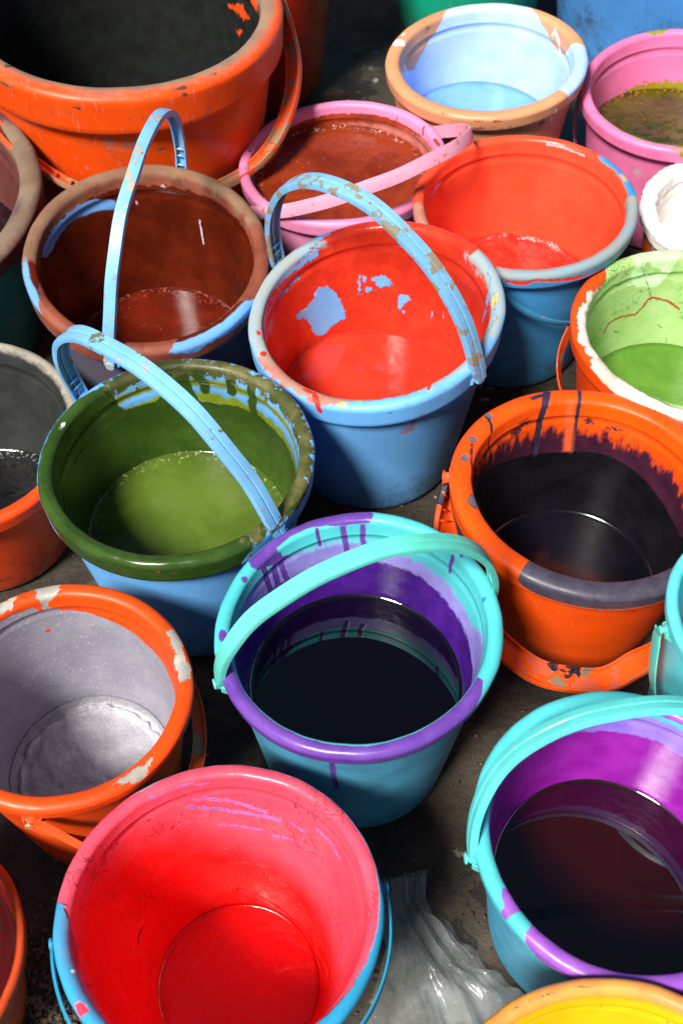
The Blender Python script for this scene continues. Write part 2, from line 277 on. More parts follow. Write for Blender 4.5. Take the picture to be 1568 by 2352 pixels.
 ('#8ea6b4','#98a09a',0.8,0.03,0.12,12,0.1,[['rng',[(0,-0.1)],[(0,0.07),(30,0.06),(40,-0.3),(110,-0.3),(120,0.06),(200,0.08),(210,-0.3),(280,-0.3),(290,-0.02)]]],{}),
 ('#d8b868','#c8a850',0.6,0.008,0.03,30,0.1,[['poly',[(357.0,-0.077),(1.5,-0.01),(355.5,-0.02),(352.5,-0.059)]],['dot',(262.5,-0.059),0.03,0.03],['dot',(40.5,-1.407),0.03,0.02],['dot',(254.5,0.02),0.03,0.02]],{}),
 ('#d43424','#c83020',0.3,0.006,0.015,40,0.35,[['drip',0.022,[(240.0,-0.02),(244.0,0.068),(245.0,0.142)]],['drip',0.014,[(295.5,-0.059),(293.5,-0.01)]],['dot',(188.5,-0.03),0.03,0.02],['dot',(202.5,-0.01),0.03,0.03],['dot',(105.5,-1.884),0.03,0.012],['dot',(92.0,-1.884),0.05,0.01],['dot',(236.5,-0.02),0.05,0.02],['dot',(25.0,-1.082),0.03,0.01]],{}),
 ('#9a7a8a','#a06a80',0.6,0.02,0.05,20,0.05,[['poly',[(280.5,0.538),(286.5,0.501),(289.0,0.233),(290.5,0.264),(288.5,0.593),(283.5,0.611)]]],{}),
 ('#5a5a60','#6a5048',0.6,0.008,0.03,50,0.05,[['dot',(264.5,0.793),0.02,0.012],['dot',(257.5,0.702),0.015,0.006],['dot',(268.5,0.848),0.01,0.01],['dot',(275.5,0.112),0.02,0.01]],{}),
]),
'H':('#52c8cc',[
 ('#4f9cba','#4488a4',0.45,0.02,0.03,10,0.02,[['rng',[(0,0.16)],[(0,9)]]],{}),
 ('#8c80cc','#9a90dc',0.3,0.05,0.1,22,0.05,[['rng',[(0,-9)],[(141.0,-0.197),(127.0,-0.212),(112.0,-0.286),(105.5,-0.262),(95.5,-0.286),(80.0,-0.297),(65.0,-0.374),(51.0,-0.385),(38.0,-0.396),(27.5,-0.429),(13.5,-0.429),(352.0,-0.197),(340,-0.3),(270,-0.3),(200,-0.3),(175,-0.25),(160,-0.2)]]],{'st': 0.3}),
 ('#4c2088','#3c1474',0.22,0.02,0.05,14,0.1,[['rng',[(0,-9)],[(0,-0.62),(30,-0.6),(60,-0.52),(90,-0.5),(120,-0.5),(150,-0.42),(180,-0.25),(200,-0.22),(270,-0.4)]]],{}),
 ('#5f3a94','#6e48a2',0.28,0.008,0.012,14,0.4,[['poly',[(143.0,0.048),(133.0,0.048),(122.0,0.057),(111.0,0.048),(100.0,0.057),(90.0,0.048),(84.0,0.057),(82.5,0.0),(84.0,-0.066),(90.0,-0.075),(97.5,-0.075),(105.0,-0.048),(112.5,-0.029),(121.5,-0.029),(131.0,-0.048),(135.0,-0.129),(143.0,-0.107),(145.5,-0.02)]],['rng',[(0,-0.07),(185,-0.07),(270,-0.03),(320,-0.06)],[(0,-0.5),(188,-0.5),(191,0.13),(220,0.2),(314,0.2),(318,0.1),(330,-0.0),(335,-0.5)]],['drip',0.026,[(140.0,-0.107),(139.5,-0.319),(138.5,-0.495)]],['drip',0.028,[(131.5,-0.039),(134.0,-0.286),(133.5,-0.495)]],['drip',0.024,[(130.0,-0.129),(129.0,-0.352),(127.5,-0.484)]],['drip',0.024,[(96.5,-0.107),(95.5,-0.262),(94.5,-0.418)]],['drip',0.022,[(87.0,-0.107),(87.0,-0.262),(85.5,-0.363)]],['drip',0.014,[(109.0,-0.057),(108.0,-0.262)]],['drip',0.018,[(39.5,-0.075),(39.5,-0.262)]],['drip',0.03,[(137.5,-0.118),(127.0,-0.212)]],['drip',0.022,[(259.0,0.127),(259.0,0.64),(260.0,1.014)]],['drip',0.018,[(261.0,0.112),(260.5,0.172)]],['drip',0.018,[(232.5,1.036),(233.5,1.124)]],['dot',(152.0,-0.039),0.025,0.03],['dot',(183.0,-0.01),0.05,0.035],['dot',(36.5,-0.02),0.02,0.014]],{}),
 ('#2f86c4','#2a70b0',0.3,0.006,0.01,40,0.1,[['dot',(11.5,-0.066),0.018,0.03],['dot',(60.5,-0.075),0.008,0.008],['dot',(46.5,-0.048),0.008,0.008]],{}),
]),
'J':('#52c6cc',[
 ('#4fa8c8','#4496b8',0.45,0.02,0.03,10,0.02,[['rng',[(0,0.16)],[(0,9)]]],{}),
 ('#8a6cd6','#9a7ce0',0.3,0.03,0.06,20,0.05,[['rng',[(0,-9)],[(0,-0.14),(60,-0.14),(100,-0.16),(150,-0.18),(200,-0.12)]]],{}),
 ('#8a1898','#9c28a8',0.2,0.015,0.06,10,0.1,[['rng',[(0,-9)],[(0,-0.4),(60,-0.4),(100,-0.42),(130,-0.34),(160,-0.26),(200,-0.25)]]],{}),
 ('#8a4cb4','#9c5cc0',0.3,0.008,0.02,14,0.4,[['rng',[(0,-0.09)],[(0,0.2),(195,-0.5),(208,-0.5),(211,0.1),(214,0.1),(216,-0.5),(219,-0.4),(222,0.03),(230,0.2),(355,0.2)]],['drip',0.05,[(207.0,-0.04),(211.5,-0.02)]],['-','poly',[(214.5,0.058),(216.5,0.01),(218.5,0.04),(222.5,0.068),(219.5,0.085)]],['poly',[(141.5,-0.04),(130.0,-0.077),(121.0,-0.109),(120.0,-0.142),(126.5,-0.214),(143.0,-0.109)]],['poly',[(150.5,-0.02),(143.0,-0.05),(145.0,-0.109),(152.5,-0.05)]]],{}),
]),
'K':('#f05208',[
 ('#331428','#451c30',0.4,0.07,0.22,16,0.1,[['rng',[(0,-9)],[(165.0,-0.175),(144.5,-0.343),(125.0,-0.368),(112.5,-0.41),(104.0,-0.393),(94.5,-0.385),(82.5,-0.402),(73.0,-0.402),(59.5,-0.427),(45.0,-0.427),(33.5,-0.435),(24.0,-0.402),(0,-0.55),(330,-0.4),(270,-0.2),(210,-0.2)]]],{'st': 0.35}),
 ('#0c0a10','#16121a',0.35,0.008,0.012,12,0.5,[['rng',[(0,-9)],[(161.5,-0.46),(144.0,-0.51),(124.0,-0.602),(109.0,-0.644),(92.0,-0.661),(79.0,-0.636),(65.5,-0.619),(50.5,-0.661),(34.5,-0.719),(19.5,-0.77),(3.0,-0.761),(340,-0.5),(320,-0.2),(270,-0.14),(222,-0.16)]]],{}),
 ('#2c2438','#3a3044',0.4,0.006,0.01,20,0.6,[['drip',0.03,[(102.5,0.042),(106.0,-0.09),(108.0,-0.221),(108.5,-0.41),(109.0,-0.627)]],['drip',0.02,[(110.5,0.0),(104.0,0.014)]],['drip',0.016,[(87.5,0.042),(88.0,-0.142),(87.5,-0.41),(86.5,-0.627)]],['drip',0.012,[(135.5,0.054),(138.5,-0.042),(144.0,-0.142),(147.5,-0.318)]],['drip',0.01,[(155.5,-0.029),(166.5,-0.079),(173.0,-0.131)]]],{}),
 ('#6a6470','#565060',0.45,0.006,0.02,24,0.7,[['drip',0.022,[(135.0,0.054),(135.5,0.014)]],['dot',(152.5,-0.014),0.03,0.035],['dot',(165.5,-0.014),0.04,0.03],['poly',[(190.5,-0.014),(186.5,-0.068),(159.0,-0.652),(153.0,-0.878),(197.0,-0.055),(193.5,-0.014)]]],{}),
 ('#494552','#3c3848',0.38,0.008,0.012,40,0.4,[['rng',[(0,-0.2)],[(0,-0.6),(232,-0.6),(234,0.17),(240,0.205),(350,0.205),(359,0.2)]]],{}),
 ('#f0643a','#e85a28',0.4,0.03,0.02,20,0.05,[['poly',[(95.0,-0.068),(91.5,-0.068),(88.5,-0.376),(87.0,-0.644),(92.0,-0.644),(93.0,-0.376)]]],{}),
 ('#5a2a2c','#40202c',0.5,0.008,0.07,60,0.1,[['dot',(122.5,-0.286),0.06,0.05],['dot',(117.5,-0.221),0.06,0.04],['dot',(81.0,-0.286),0.05,0.03],['dot',(67.0,-0.31),0.06,0.02],['dot',(66.0,0.0),0.008,0.008],['dot',(52.5,0.028),0.012,0.008],['dot',(64.5,-0.31),0.02,0.008]],{}),
]),
'L':('#ea4c0c',[
 ('#8c8a98','#9c9aa6',0.4,0.008,0.02,8,0.3,[['rng',[(0,-9)],[(98.5,-0.273),(86.5,-0.296),(74.5,-0.356),(61.0,-0.403),(48.0,-0.451),(33.0,-0.451),(24.0,-0.498),(10.5,-0.486),(350,-0.2),(330,-0.12),(270,-0.1),(180,-0.1),(130,-0.12),(110,-0.14)]],['-','poly',[(117.5,-0.057),(112.0,-0.057),(108.5,-0.223),(111.5,-0.207)]],['-','poly',[(114.0,-0.474),(110.5,-0.463),(108.5,-0.51),(113.0,-0.498)]],['-','poly',[(103.5,-0.086),(102.0,-0.117),(99.5,-0.273),(100.5,-0.273)]]],{'metal': 0.08, 'glit': 1}),
 ('#a8a49c','#c4c0b4',0.4,0.006,0.05,20,0.5,[['poly',[(111.0,0.056),(106.0,0.056),(98.5,0.056),(99.0,-0.046),(103.0,-0.077),(107.5,-0.189),(110.0,-0.077)]],['poly',[(128.0,0.056),(120.0,0.035),(124.0,-0.067),(132.0,-0.057)]],['poly',[(35.5,-0.012),(35.5,0.056),(24.5,0.056),(18.5,0.023),(14.0,0.056),(6.0,0.056),(5.0,-0.046),(16.0,-0.077),(22.0,-0.024),(29.5,-0.035)]],['poly',[(302.5,-0.012),(310.0,-0.035),(316.5,-0.012),(323.0,0.012),(314.0,0.093),(309.0,0.056)]]],{'metal': 0.2}),
]),
'I':('#2f9cc8',[
 ('#ee4a60','#f2586c',0.3,0.01,0.02,8,0.5,[['rng',[(0,-9)],[(15,0.045),(60,0.045),(90,0.05),(110,0.05),(125,0.03),(150,0.16),(165,0.2),(176,0.14),(180,0.0),(179.5,-0.037),(186.0,-0.073),(193.5,-0.194),(204.0,-0.16),(214.5,-0.194),(228.5,-0.055),(225,-0.12),(270,-0.1),(310,-0.06),(340,0.0),(0,0.02)]]],{'crack': 0.55, 'cs': 5, 'fold': 1.8}),  # red coat given the pink of its sunlit tone
 ('#ee3c50','#f04a5a',0.16,0.02,0.015,8,2.2,[['drip',0.035,[(91.5,-1.649),(73.0,-1.767),(52.5,-1.832),(25.0,-1.799),(356.5,-1.455)]],['drip',0.02,[(94.5,-1.929),(75.0,-1.929),(55.5,-1.929),(32.5,-1.929),(7.0,-1.724)]]],{}),
 ('#f02828','#ec1416',0.28,0.28,0.06,8,0.2,[['rng',[(0,-9)],[(0,-1.25),(60,-1.15),(90,-1.0),(110,-0.75),(130,-0.5),(150,-0.3),(180,-0.2),(200,-0.2),(270,-0.3),(330,-1.0)]]],{'fold': 1.0}),  # shaded part of the same coat painted deeper red, below the sun's reach
 ('#a46aa8','#9878c8',0.35,0.01,0.06,20,0.05,[['drip',0.02,[(110.5,-0.369),(102.0,-0.455),(92.0,-0.52),(78.5,-0.552),(67.5,-0.531)]],['drip',0.014,[(106.0,-0.305),(95.5,-0.369),(84.5,-0.434),(74.5,-0.488)]],['drip',0.012,[(98.5,-0.692),(87.5,-0.724),(76.5,-0.746)]],['drip',0.012,[(61.0,-0.509),(53.5,-0.52)]],['drip',0.014,[(47.0,-0.369),(38.5,-0.369),(31.0,-0.402)]],['drip',0.01,[(123.5,-0.073),(115.5,-0.073),(108.0,-0.073),(100.0,-0.116)]],['drip',0.01,[(70.5,-0.767),(54.5,-0.692)]]],{'st': 3}),
 ('#8a4868','#7a3a60',0.35,0.03,0.05,16,0.05,[['poly',[(186.0,-0.064),(190.5,-0.176),(198.5,-0.194),(205.0,-0.104),(200.5,-0.064),(191.0,-0.055)]],['drip',0.012,[(199.0,-0.283),(206.5,-0.283),(215.5,-0.305)]]],{}),
 ('#262a3c','#3a2030',0.5,0.004,0.02,60,-0.4,[['drip',0.008,[(65.0,-0.194),(62.0,-0.194),(60.0,-0.283)]],['drip',0.007,[(54.0,-0.26),(51.0,-0.194),(50.0,-0.283)]],['drip',0.007,[(87.0,-1.488),(84.5,-1.38),(74.0,-1.337)]],['drip',0.012,[(159.0,-1.283),(164.0,-1.272),(168.0,-1.305)]],['drip',0.005,[(96.0,-1.079),(94.5,-1.079),(93.0,-1.154)]],['drip',0.004,[(72.5,-1.401),(68.0,-1.315),(64.5,-1.445)]],['drip',0.005,[(172.5,-1.176),(175.5,-1.197)]],['drip',0.005,[(188.0,-0.283),(189.0,-0.315)]],['drip',0.006,[(131.5,-0.283),(127.5,-0.315)]],['drip',0.005,[(129.0,-0.348),(125.0,-0.348)]],['drip',0.004,[(136.0,-0.26),(132.5,-0.283)]],['drip',0.004,[(148.5,-0.283),(144.5,-0.283),(140.5,-0.176)]]],{}),
 ('#d83850','#e04058',0.3,0.008,0.02,30,0.4,[['poly',[(216.0,0.037),(216.5,0.0),(219.0,-0.019),(221.5,-0.019),(221.0,0.037),(221.5,0.055),(219.5,0.055)]]],{}),
 ('#e8e8e8','#f0f0f0',0.3,0.004,0.004,60,0.2,[['dot',(205.0,-0.037),0.012,0.016]],{}),
]),
'M':('#e4440c',[
 ('#2a2c2a','#363836',0.5,0.01,0.03,10,0.15,[['rng',[(0,-9)],[(0,0.06),(60,0.09),(120,0.09),(200,0.0),(260,-0.08),(300,-0.08),(330,-0.03)]]],{}),
 ('#8a8478','#a09888',0.8,0.04,0.05,16,0.1,[['rng',[(0,-0.05),(40,-0.05),(180,-0.05)],[(0,0.02),(30,0.05),(120,0.05),(200,-0.3),(300,-0.3),(330,-0.05)]]],{}),
]),
'N':('#1f8f84',[
 ('#5a2e2c','#6a3a34',0.5,0.02,0.03,12,0.2,[['rng',[(0,-9)],[(0,0.3)]]],{}),
 ('#7c6a58','#6a5646',0.85,0.05,0.07,10,0.1,[['rng',[(0,-0.14)],[(0,0.07)]]],{}),
 ('#5a4448','#4a3a3c',0.7,0.03,0.03,20,0.1,[['dot',(350.0,-0.052),0.07,0.03],['dot',(46.5,0.039),0.08,0.04]],{}),
 ('#3aa088','#2a9080',0.6,0.008,0.02,40,0.1,[['dot',(43.0,-0.733),0.02,0.01]],{}),
]),
'O':('#e474a4',[
 ('#9c7a20','#8a8a20',0.35,0.012,0.1,24,0.2,[['rng',[(0,-9)],[(0,-0.62),(60,-0.56),(100,-0.58),(130,-0.66),(160,-0.7),(200,-0.6),(270,-0.2)]]],{}),
 ('#3c3c0c','#4c4c12',0.3,0.03,0.06,16,0.2,[['rng',[(0,-9)],[(0,-0.72),(60,-0.66),(100,-0.66),(160,-0.8),(270,-0.2)]]],{}),
 ('#8e8a3c','#7c7820',0.4,0.008,0.05,24,0.3,[['poly',[(104.5,0.0),(95.0,0.028),(88.0,0.055),(93.0,-0.046),(99.0,-0.055)]],['rng',[(0,-0.14)],[(0,0.08),(165,-0.5),(195,-0.5),(205,-0.03),(220,-0.02),(235,0.0),(250,-0.01),(270,0.02),(300,0.08)]],['rng',[(0,0.03)],[(0,0.3),(200,-0.5),(245,-0.5),(255,0.02),(262,0.12),(300,0.3)]]],{}),
 ('#d09aa8','#c08ca0',0.6,0.05,0.06,12,0.1,[['dot',(237.5,0.538),0.05,0.06]],{}),
 ('#8a4438','#9c5040',0.5,0.02,0.04,20,0.1,[['rng',[(0,-0.3)],[(0,-0.5),(160,-0.5),(175,-0.08),(200,-0.08),(215,-0.5)]]],{}),
]),
'P':('#ec4c0c',[
 ('#e4dcd2','#c8b8a4',0.4,0.006,0.07,9,0.7,[['rng',[(0,-0.3)],[(0,0.0),(110,0.04),(130,0.02),(138,-0.12),(150,-0.04),(180,0.02),(200,0.03),(220,0.1),(235,0.12),(250,0.12),(270,0.16),(300,0.1)]]],{}),
 ('#98bc6c','#aac886',0.25,0.01,0.02,6,0.4,[['rng',[(0,-9)],[(0,-0.08),(60,0.0),(90,0.1),(110,0.1),(130,0.02),(140,-0.12),(170,-0.12),(200,-0.1),(215,-0.06),(240,-0.03),(262,0.03),(280,-0.03),(320,-0.08)]]],{'crack': 0.7, 'cs': 8, 'fold': 1.2}),
 ('#c4e4b0','#b4dca0',0.3,0.01,0.03,6,0.2,[['poly',[(116.0,0.053),(101.5,0.053),(87.5,0.043),(86.0,-0.043),(89.5,-0.113),(92.0,-0.218),(95.0,-0.343),(99.0,-0.377),(110.5,-0.343),(116.0,-0.184),(114.5,-0.053),(115.0,0.032)]],['-','poly',[(109.0,-0.146),(106.0,-0.063),(103.0,-0.135),(98.0,-0.146),(96.0,-0.184),(99.0,-0.218),(105.0,-0.184)]]],{}),
 ('#b0502c','#9c4424',0.4,0.004,0.015,40,-0.3,[['drip',0.012,[(133.0,-0.728),(129.5,-0.642),(121.0,-0.634),(108.0,-0.66),(104.0,-0.6),(101.0,-0.514),(98.0,-0.497),(87.5,-0.548),(80.0,-0.625)]]],{}),
 ('#64903c','#587c34',0.4,0.003,0.015,60,-0.3,[['drip',0.006,[(123.5,-0.771),(118.5,-0.831)]],['drip',0.004,[(83.0,-0.967),(82.0,-1.036)]],['drip',0.004,[(91.0,-0.813),(87.5,-0.856)]],['drip',0.004,[(109.0,-0.113),(99.5,-0.48)]]],{}),
]),
'Q':('#f07020',[
 ('#e8e6e2','#dcd2c8',0.5,0.01,0.04,14,0.6,[['rng',[(0,-9)],[(0,0.2),(60,0.3),(150,0.3),(180,0.42),(200,0.5),(215,0.4),(225,0.12),(250,0.14),(300,0.12)]]],{}),
]),
'R':('#f0a020',[
 ('#d88a48','#d89c48',0.4,0.04,0.08,14,0.1,[['rng',[(0,-0.09)],[(0,0.05)]]],{}),
 ('#f4b418','#f0a810',0.25,0.03,0.05,8,0.1,[['rng',[(0,-9)],[(0,-0.1)]]],{}),
 ('#8a5a30','#7a4a20',0.6,0.004,0.02,80,0.1,[['dot',(95.5,-0.008),0.02,0.004],['dot',(94.0,-0.008),0.018,0.004],['dot',(107.5,-0.008),0.03,0.004],['dot',(113.5,-0.008),0.008,0.008],['dot',(119.0,0.0),0.02,0.005],['dot',(102.5,-0.19),0.012,0.005],['dot',(88.0,-0.256),0.008,0.006],['dot',(65.0,-0.256),0.01,0.01]],{}),
]),
}


def perf(ps, T):
    ps = sorted((p[0] % 360, p[1]) for p in ps); t = np.array([p[0] for p in ps]); q = np.array([p[1] for p in ps])
    t = np.r_[t[-1] - 360, t, t[0] + 360]; q = np.r_[q[-1], q, q[0]]
    return np.interp(T, t, q)
def seg(px, py, a, b):
    dx, dy = b[0] - a[0], b[1] - a[1]; L = dx * dx + dy * dy + 1e-12
    t = np.clip(((px - a[0]) * dx + (py - a[1]) * dy) / L, 0, 1)
    return np.hypot(px - a[0] - t * dx, py - a[1] - t * dy)
def sdf(shape, T, Q):
    """signed distance (+ inside) in rim radii"""
    kd = shape[0]
    if kd == 'rng':
        a, b = perf(shape[1], T), perf(shape[2], T)
        t1 = np.unique(np.round(T, 4)); out = []
        sl = lambda ps: np.abs(perf(ps, (T + 1) % 360) - perf(ps, (T - 1) % 360)) / (2 * math.pi / 180)
        return np.minimum((Q - a) / np.sqrt(1 + sl(shape[1]) ** 2), (b - Q) / np.sqrt(1 + sl(shape[2]) ** 2))
    ps = shape[2] if kd == 'drip' else [shape[1]] if kd == 'dot' else shape[1]
    ref = ps[0][0]; un = lambda t: (t - ref + 180) % 360 - 180
    s = .94 * math.pi / 180
    X = un(T) * s; P = [(un(p[0]) * s, p[1]) for p in ps]
    mx = sum(p[0] for p in P) / len(P)
    if kd == 'dot':
        return (1 - np.hypot(X / shape[2], (Q - P[0][1]) / shape[3])) * min(shape[2], shape[3])
    if kd == 'drip':
        if len(P) == 1: P = P * 2
        n = len(P) - 1; best = np.full(X.shape, 9.)
        for i in range(n): 
            best = np.minimum(best, seg(X, Q, P[i], P[i + 1]))
        return shape[1] - best
    dist = np.full(X.shape, 9.); ins = np.zeros(X.shape, bool)
    for i in range(len(P)):
        a, b = P[i - 1], P[i]; dist = np.minimum(dist, seg(X, Q, a, b))
        if a[1] != b[1]:
            ins ^= ((a[1] > Q) != (b[1] > Q)) & (X < (b[0] - a[0]) * (Q - a[1]) / (b[1] - a[1]) + a[0])
    return np.where(ins, dist, -dist)
def mask(shapes, T, Q):
    m = np.full(T.shape, -1.)
    for s in shapes:
        if s[0] == '-': m = np.minimum(m, -sdf(s[1:], T, Q))
        else: m = np.maximum(m, sdf(s, T, Q))
    return np.clip(m, -.5, .5)

def band(t, w=.12, n=.9): pass

def handle_curve(b, al, phi, Rr, h, n=1., sk=0., m=140):
    x, y, z, r, tx, ty = b; s = np.linspace(0, np.pi, m)
    a = np.array([np.cos(al), np.sin(al), 0]); c = np.array([-np.sin(al), np.cos(al), 0]); u = np.array([0, 0, 1.])
    d = np.cos(phi) * u + np.sin(phi) * c
    cc = np.sign(np.cos(s)) * np.abs(np.cos(s)) ** n; ss = np.clip(np.sin(s), 0, 1) ** n
    p = r * (Rr * cc + sk * ss)[:, None] * a + r * h * ss[:, None] * d
    p[:, 2] += p[:, 0] * np.tan(ty) + p[:, 1] * np.tan(tx) - .018
    # even spacing along the strap
    L = np.r_[0, np.cumsum(np.linalg.norm(np.diff(p, axis=0), axis=1))]; q = np.linspace(0, L[-1], m)
    p = np.stack([np.interp(q, L, p[:, i]) for i in range(3)], 1) + np.array([0, 0, z])
    return p, np.cross(a, d)
def handle_mesh(b, par, mat, parent, Wd=.125, D=.05, th=.014, flat=False, wob=0., twist=0.):
    r = b[3]; al, phi, Rr, h, n, sk = par; al = R(al); phi = R(phi)
    p, nn = handle_curve(b, al, phi, Rr, h, n, sk); m = len(p)
    t = np.gradient(p, axis=0); t /= np.linalg.norm(t, axis=1)[:, None]
    o = np.cross(t, nn); o /= np.linalg.norm(o, axis=1)[:, None]
    c0 = (p[0] + p[-1]) / 2
    if ((p[m // 2] - c0) @ o[m // 2]) < 0: o = -o
    hw = Wd / 2
    if twist:
        e_ = np.linspace(0, 1, m); e_ = np.clip(np.minimum(e_, 1 - e_) / .16, 0, 1); e_ = R(twist) * e_ * e_ * (3 - 2 * e_)
        ct, s_t = np.cos(e_)[:, None], np.sin(e_)[:, None]; nn2 = nn * ct + o * s_t; o = o * ct - nn * s_t; nn = nn2
    if nn.ndim == 1: nn = np.repeat(nn[None], m, 0)
    if flat: sec = [(-hw, 0), (-hw * .6, .006), (0, .008), (hw * .6, .006), (hw, 0), (hw, -th), (0, -th), (-hw, -th)]
    else: sec = [(-hw, -.006), (-hw * .93, .002), (-hw * .5, .005), (-hw * .12, .004), (0, -.004), (hw * .12, .004), (hw * .5, .005), (hw * .93, .002), (hw, -.006), (hw, -D), (hw - th, -D), (hw - th, -th), (hw * .1, -th), (hw * .1, -D * .6), (-hw * .1, -D * .6), (-hw * .1, -th), (-hw + th, -th), (-hw + th, -D), (-hw, -D)]
    if flat == 2: sec = [(-hw, -.006), (-hw * .93, .002), (0, .006), (hw * .93, .002), (hw, -.006), (hw, -D), (hw - th, -D), (hw - th, -th), (-hw + th, -th), (-hw + th, -D), (-hw, -D)]
    sec = np.array(sec) * r; ns = len(sec); s = np.linspace(0, 1, m)
    endk = np.clip(np.minimum(s, 1 - s) / .02, .8, 1)
    rnd = sum(np.sin(s * f + ph) * a for f, ph, a in ((9, 1, .5), (23, 2, .3), (41, 4, .2))) * r
    V = p[:, None] + nn[:, None] * (sec[:, 0][None, :, None] * endk[:, None, None]) + o[:, None] * sec[:, 1][None, :, None] + (nn * (rnd * .012)[:, None])[:, None]
    if wob:
        V = V + o[:, None] * ((np.sin(s * 46) * np.exp(-((s - .62) / .16) ** 2)) * wob * r)[:, None, None]
    F = [tuple(q) for q in gridfaces(m, ns, False).reshape(-1, 4)]
    a = np.arange(m - 1) * ns + ns - 1; F = np.array(F); bb = np.arange(m - 1) * ns
    # gridfaces(m, ns) joins neighbours along the section; close the section
    F = np.vstack([F, np.stack([a, a + ns, bb + ns, bb], -1)])
    V = V.reshape(-1, 3)
    hd = mesh('handle', V, F, mat, parent)
    md = hd.modifiers.new('edge', 'EDGE_SPLIT'); md.split_angle = R(40)
    # moulded cross ribs inside the channel
    if not flat or flat == 2:
        for f in ([.035, .06, .085, .3, .5, .7, .915, .94, .965] if flat != 2 else (.05, .075, .1, .3, .33, .52, .7, .73, .9, .925, .95)):
            i = int(f * (m - 1)); e = hw * r - th * r * .5
            cs = [p[i] + nn[i] * sx * e + o[i] * oz * r + t[i] * tt * r * .006 for sx in (-1, 1) for oz in (-th, -D * .85) for tt in (-1, 1)]
            mesh('rib', cs, [(0, 1, 3, 2), (4, 6, 7, 5), (0, 4, 5, 1), (2, 3, 7, 6), (0, 2, 6, 4), (1, 5, 7, 3)], mat, hd, smooth=False)
    return hd
def lug(b, al, sg, mat, parent, rim_low):
    """boss and gusset under the lip that carries one end of the handle"""
    r = b[3]; bm = bmesh.new()
    ca, sa = math.cos(al) * sg, math.sin(al) * sg
    rad = Vector((ca, sa, 0)); tan = Vector((-sa, ca, 0)); up = Vector((0, 0, 1))
    zc = b[2] - .018 + (r * ca * math.tan(b[5]) + r * sa * math.tan(b[4]))
    def ring(dist, rr, k=18): return [bm.verts.new(rad * (dist * r) + up * zc + tan * (math.cos(2 * math.pi * i / k) * rr * r) + up * (math.sin(2 * math.pi * i / k) * rr * r)) for i in range(k)]
    rs = [ring(.95, .055), ring(1.05, .055), ring(1.055, .03), ring(1.085, .03), ring(1.088, .042), ring(1.102, .036)]
    for a, b2 in zip(rs, rs[1:]):
        for i in range(18): bm.faces.new((a[i], a[(i + 1) % 18], b2[(i + 1) % 18], b2[i]))
    bm.faces.new(rs[-1])
    for s in (-1, 1):
        for w0 in (.0,):
            q = [rad * r * .955 + tan * s * .09 * r, rad * r * 1.06 + tan * s * .05 * r, rad * r * 1.06 + tan * s * .065 * r, rad * r * .955 + tan * s * .105 * r]
            lo = [bm.verts.new(v + up * (zc - (.10 if i in (0, 3) else .03) * r)) for i, v in enumerate(q)]; hi = [bm.verts.new(v + up * (zc + .02 * r)) for v in q]
            bm.faces.new(lo[::-1]); bm.faces.new(hi)
            for i in range(4): bm.faces.new((lo[i], lo[(i + 1) % 4], hi[(i + 1) % 4], hi[i]))
    bmesh.ops.recalc_face_normals(bm, faces=bm.faces)
    me = bpy.data.meshes.new('lug'); bm.to_mesh(me); bm.free(); me.materials.append(mat)
    for p in me.polygons: p.use_smooth = True
    o = bpy.data.objects.new('lug', me); COL.objects.link(o); o.parent = parent
    md = o.modifiers.new('edge', 'EDGE_SPLIT'); md.split_angle = R(35)
    return o

def liquid(b, qz, inner, mat, parent, lump=0., lsc=20., crust=0., name='paint', tiltz=0., prof=None):
    """the paint's surface at height qz (rim radii above the ground), with a meniscus where it meets the wall"""
    r = b[3]; nr, na = 70, 200
    Pf = inner; rad = np.interp(qz, Pf[:, 1], Pf[:, 0]) + .004
    t = np.radians(np.arange(na) * 360 / na); rr = np.r_[np.linspace(0, .93, nr - 10), np.linspace(.94, 1, 10)]
    Rr, Tt = np.meshgrid(rr, t)
    X = Rr * rad * r * np.cos(Tt); Y = Rr * rad * r * np.sin(Tt)
    k = min(1, qz * r / b[2]) ** 1.3
    Z = np.full(X.shape, qz * r)
    Z += (np.clip((Rr - .955) / .045, 0, 1) ** 2) * .0022
    if lump:
        nz = np.array([mnoise.fractal(Vector((x * lsc, y * lsc, lsc * .37)), .6, 2.1, 4) for x, y in zip(X.ravel(), Y.ravel())]).reshape(X.shape)
        Z += nz * lump * np.clip(Rr * 8, 0, 1)
    if crust:
        e = np.exp(-((Rr - .90 - .015 * np.sin(Tt * 5)) / .035) ** 2)
        nz = np.array([mnoise.fractal(Vector((x * 90, y * 90, 3)), .7, 2.1, 4) for x, y in zip(X.ravel(), Y.ravel())]).reshape(X.shape)
        Z += e * crust * (.6 + .8 * nz) + crust * 1.5 * np.clip((Rr - .92) / .08, 0, 1) ** 1.5
    return mesh(name, np.stack([X, Y, Z], -1).reshape(-1, 3), gridfaces(na, len(rr)), mat, parent, attrs={'e': Rr})

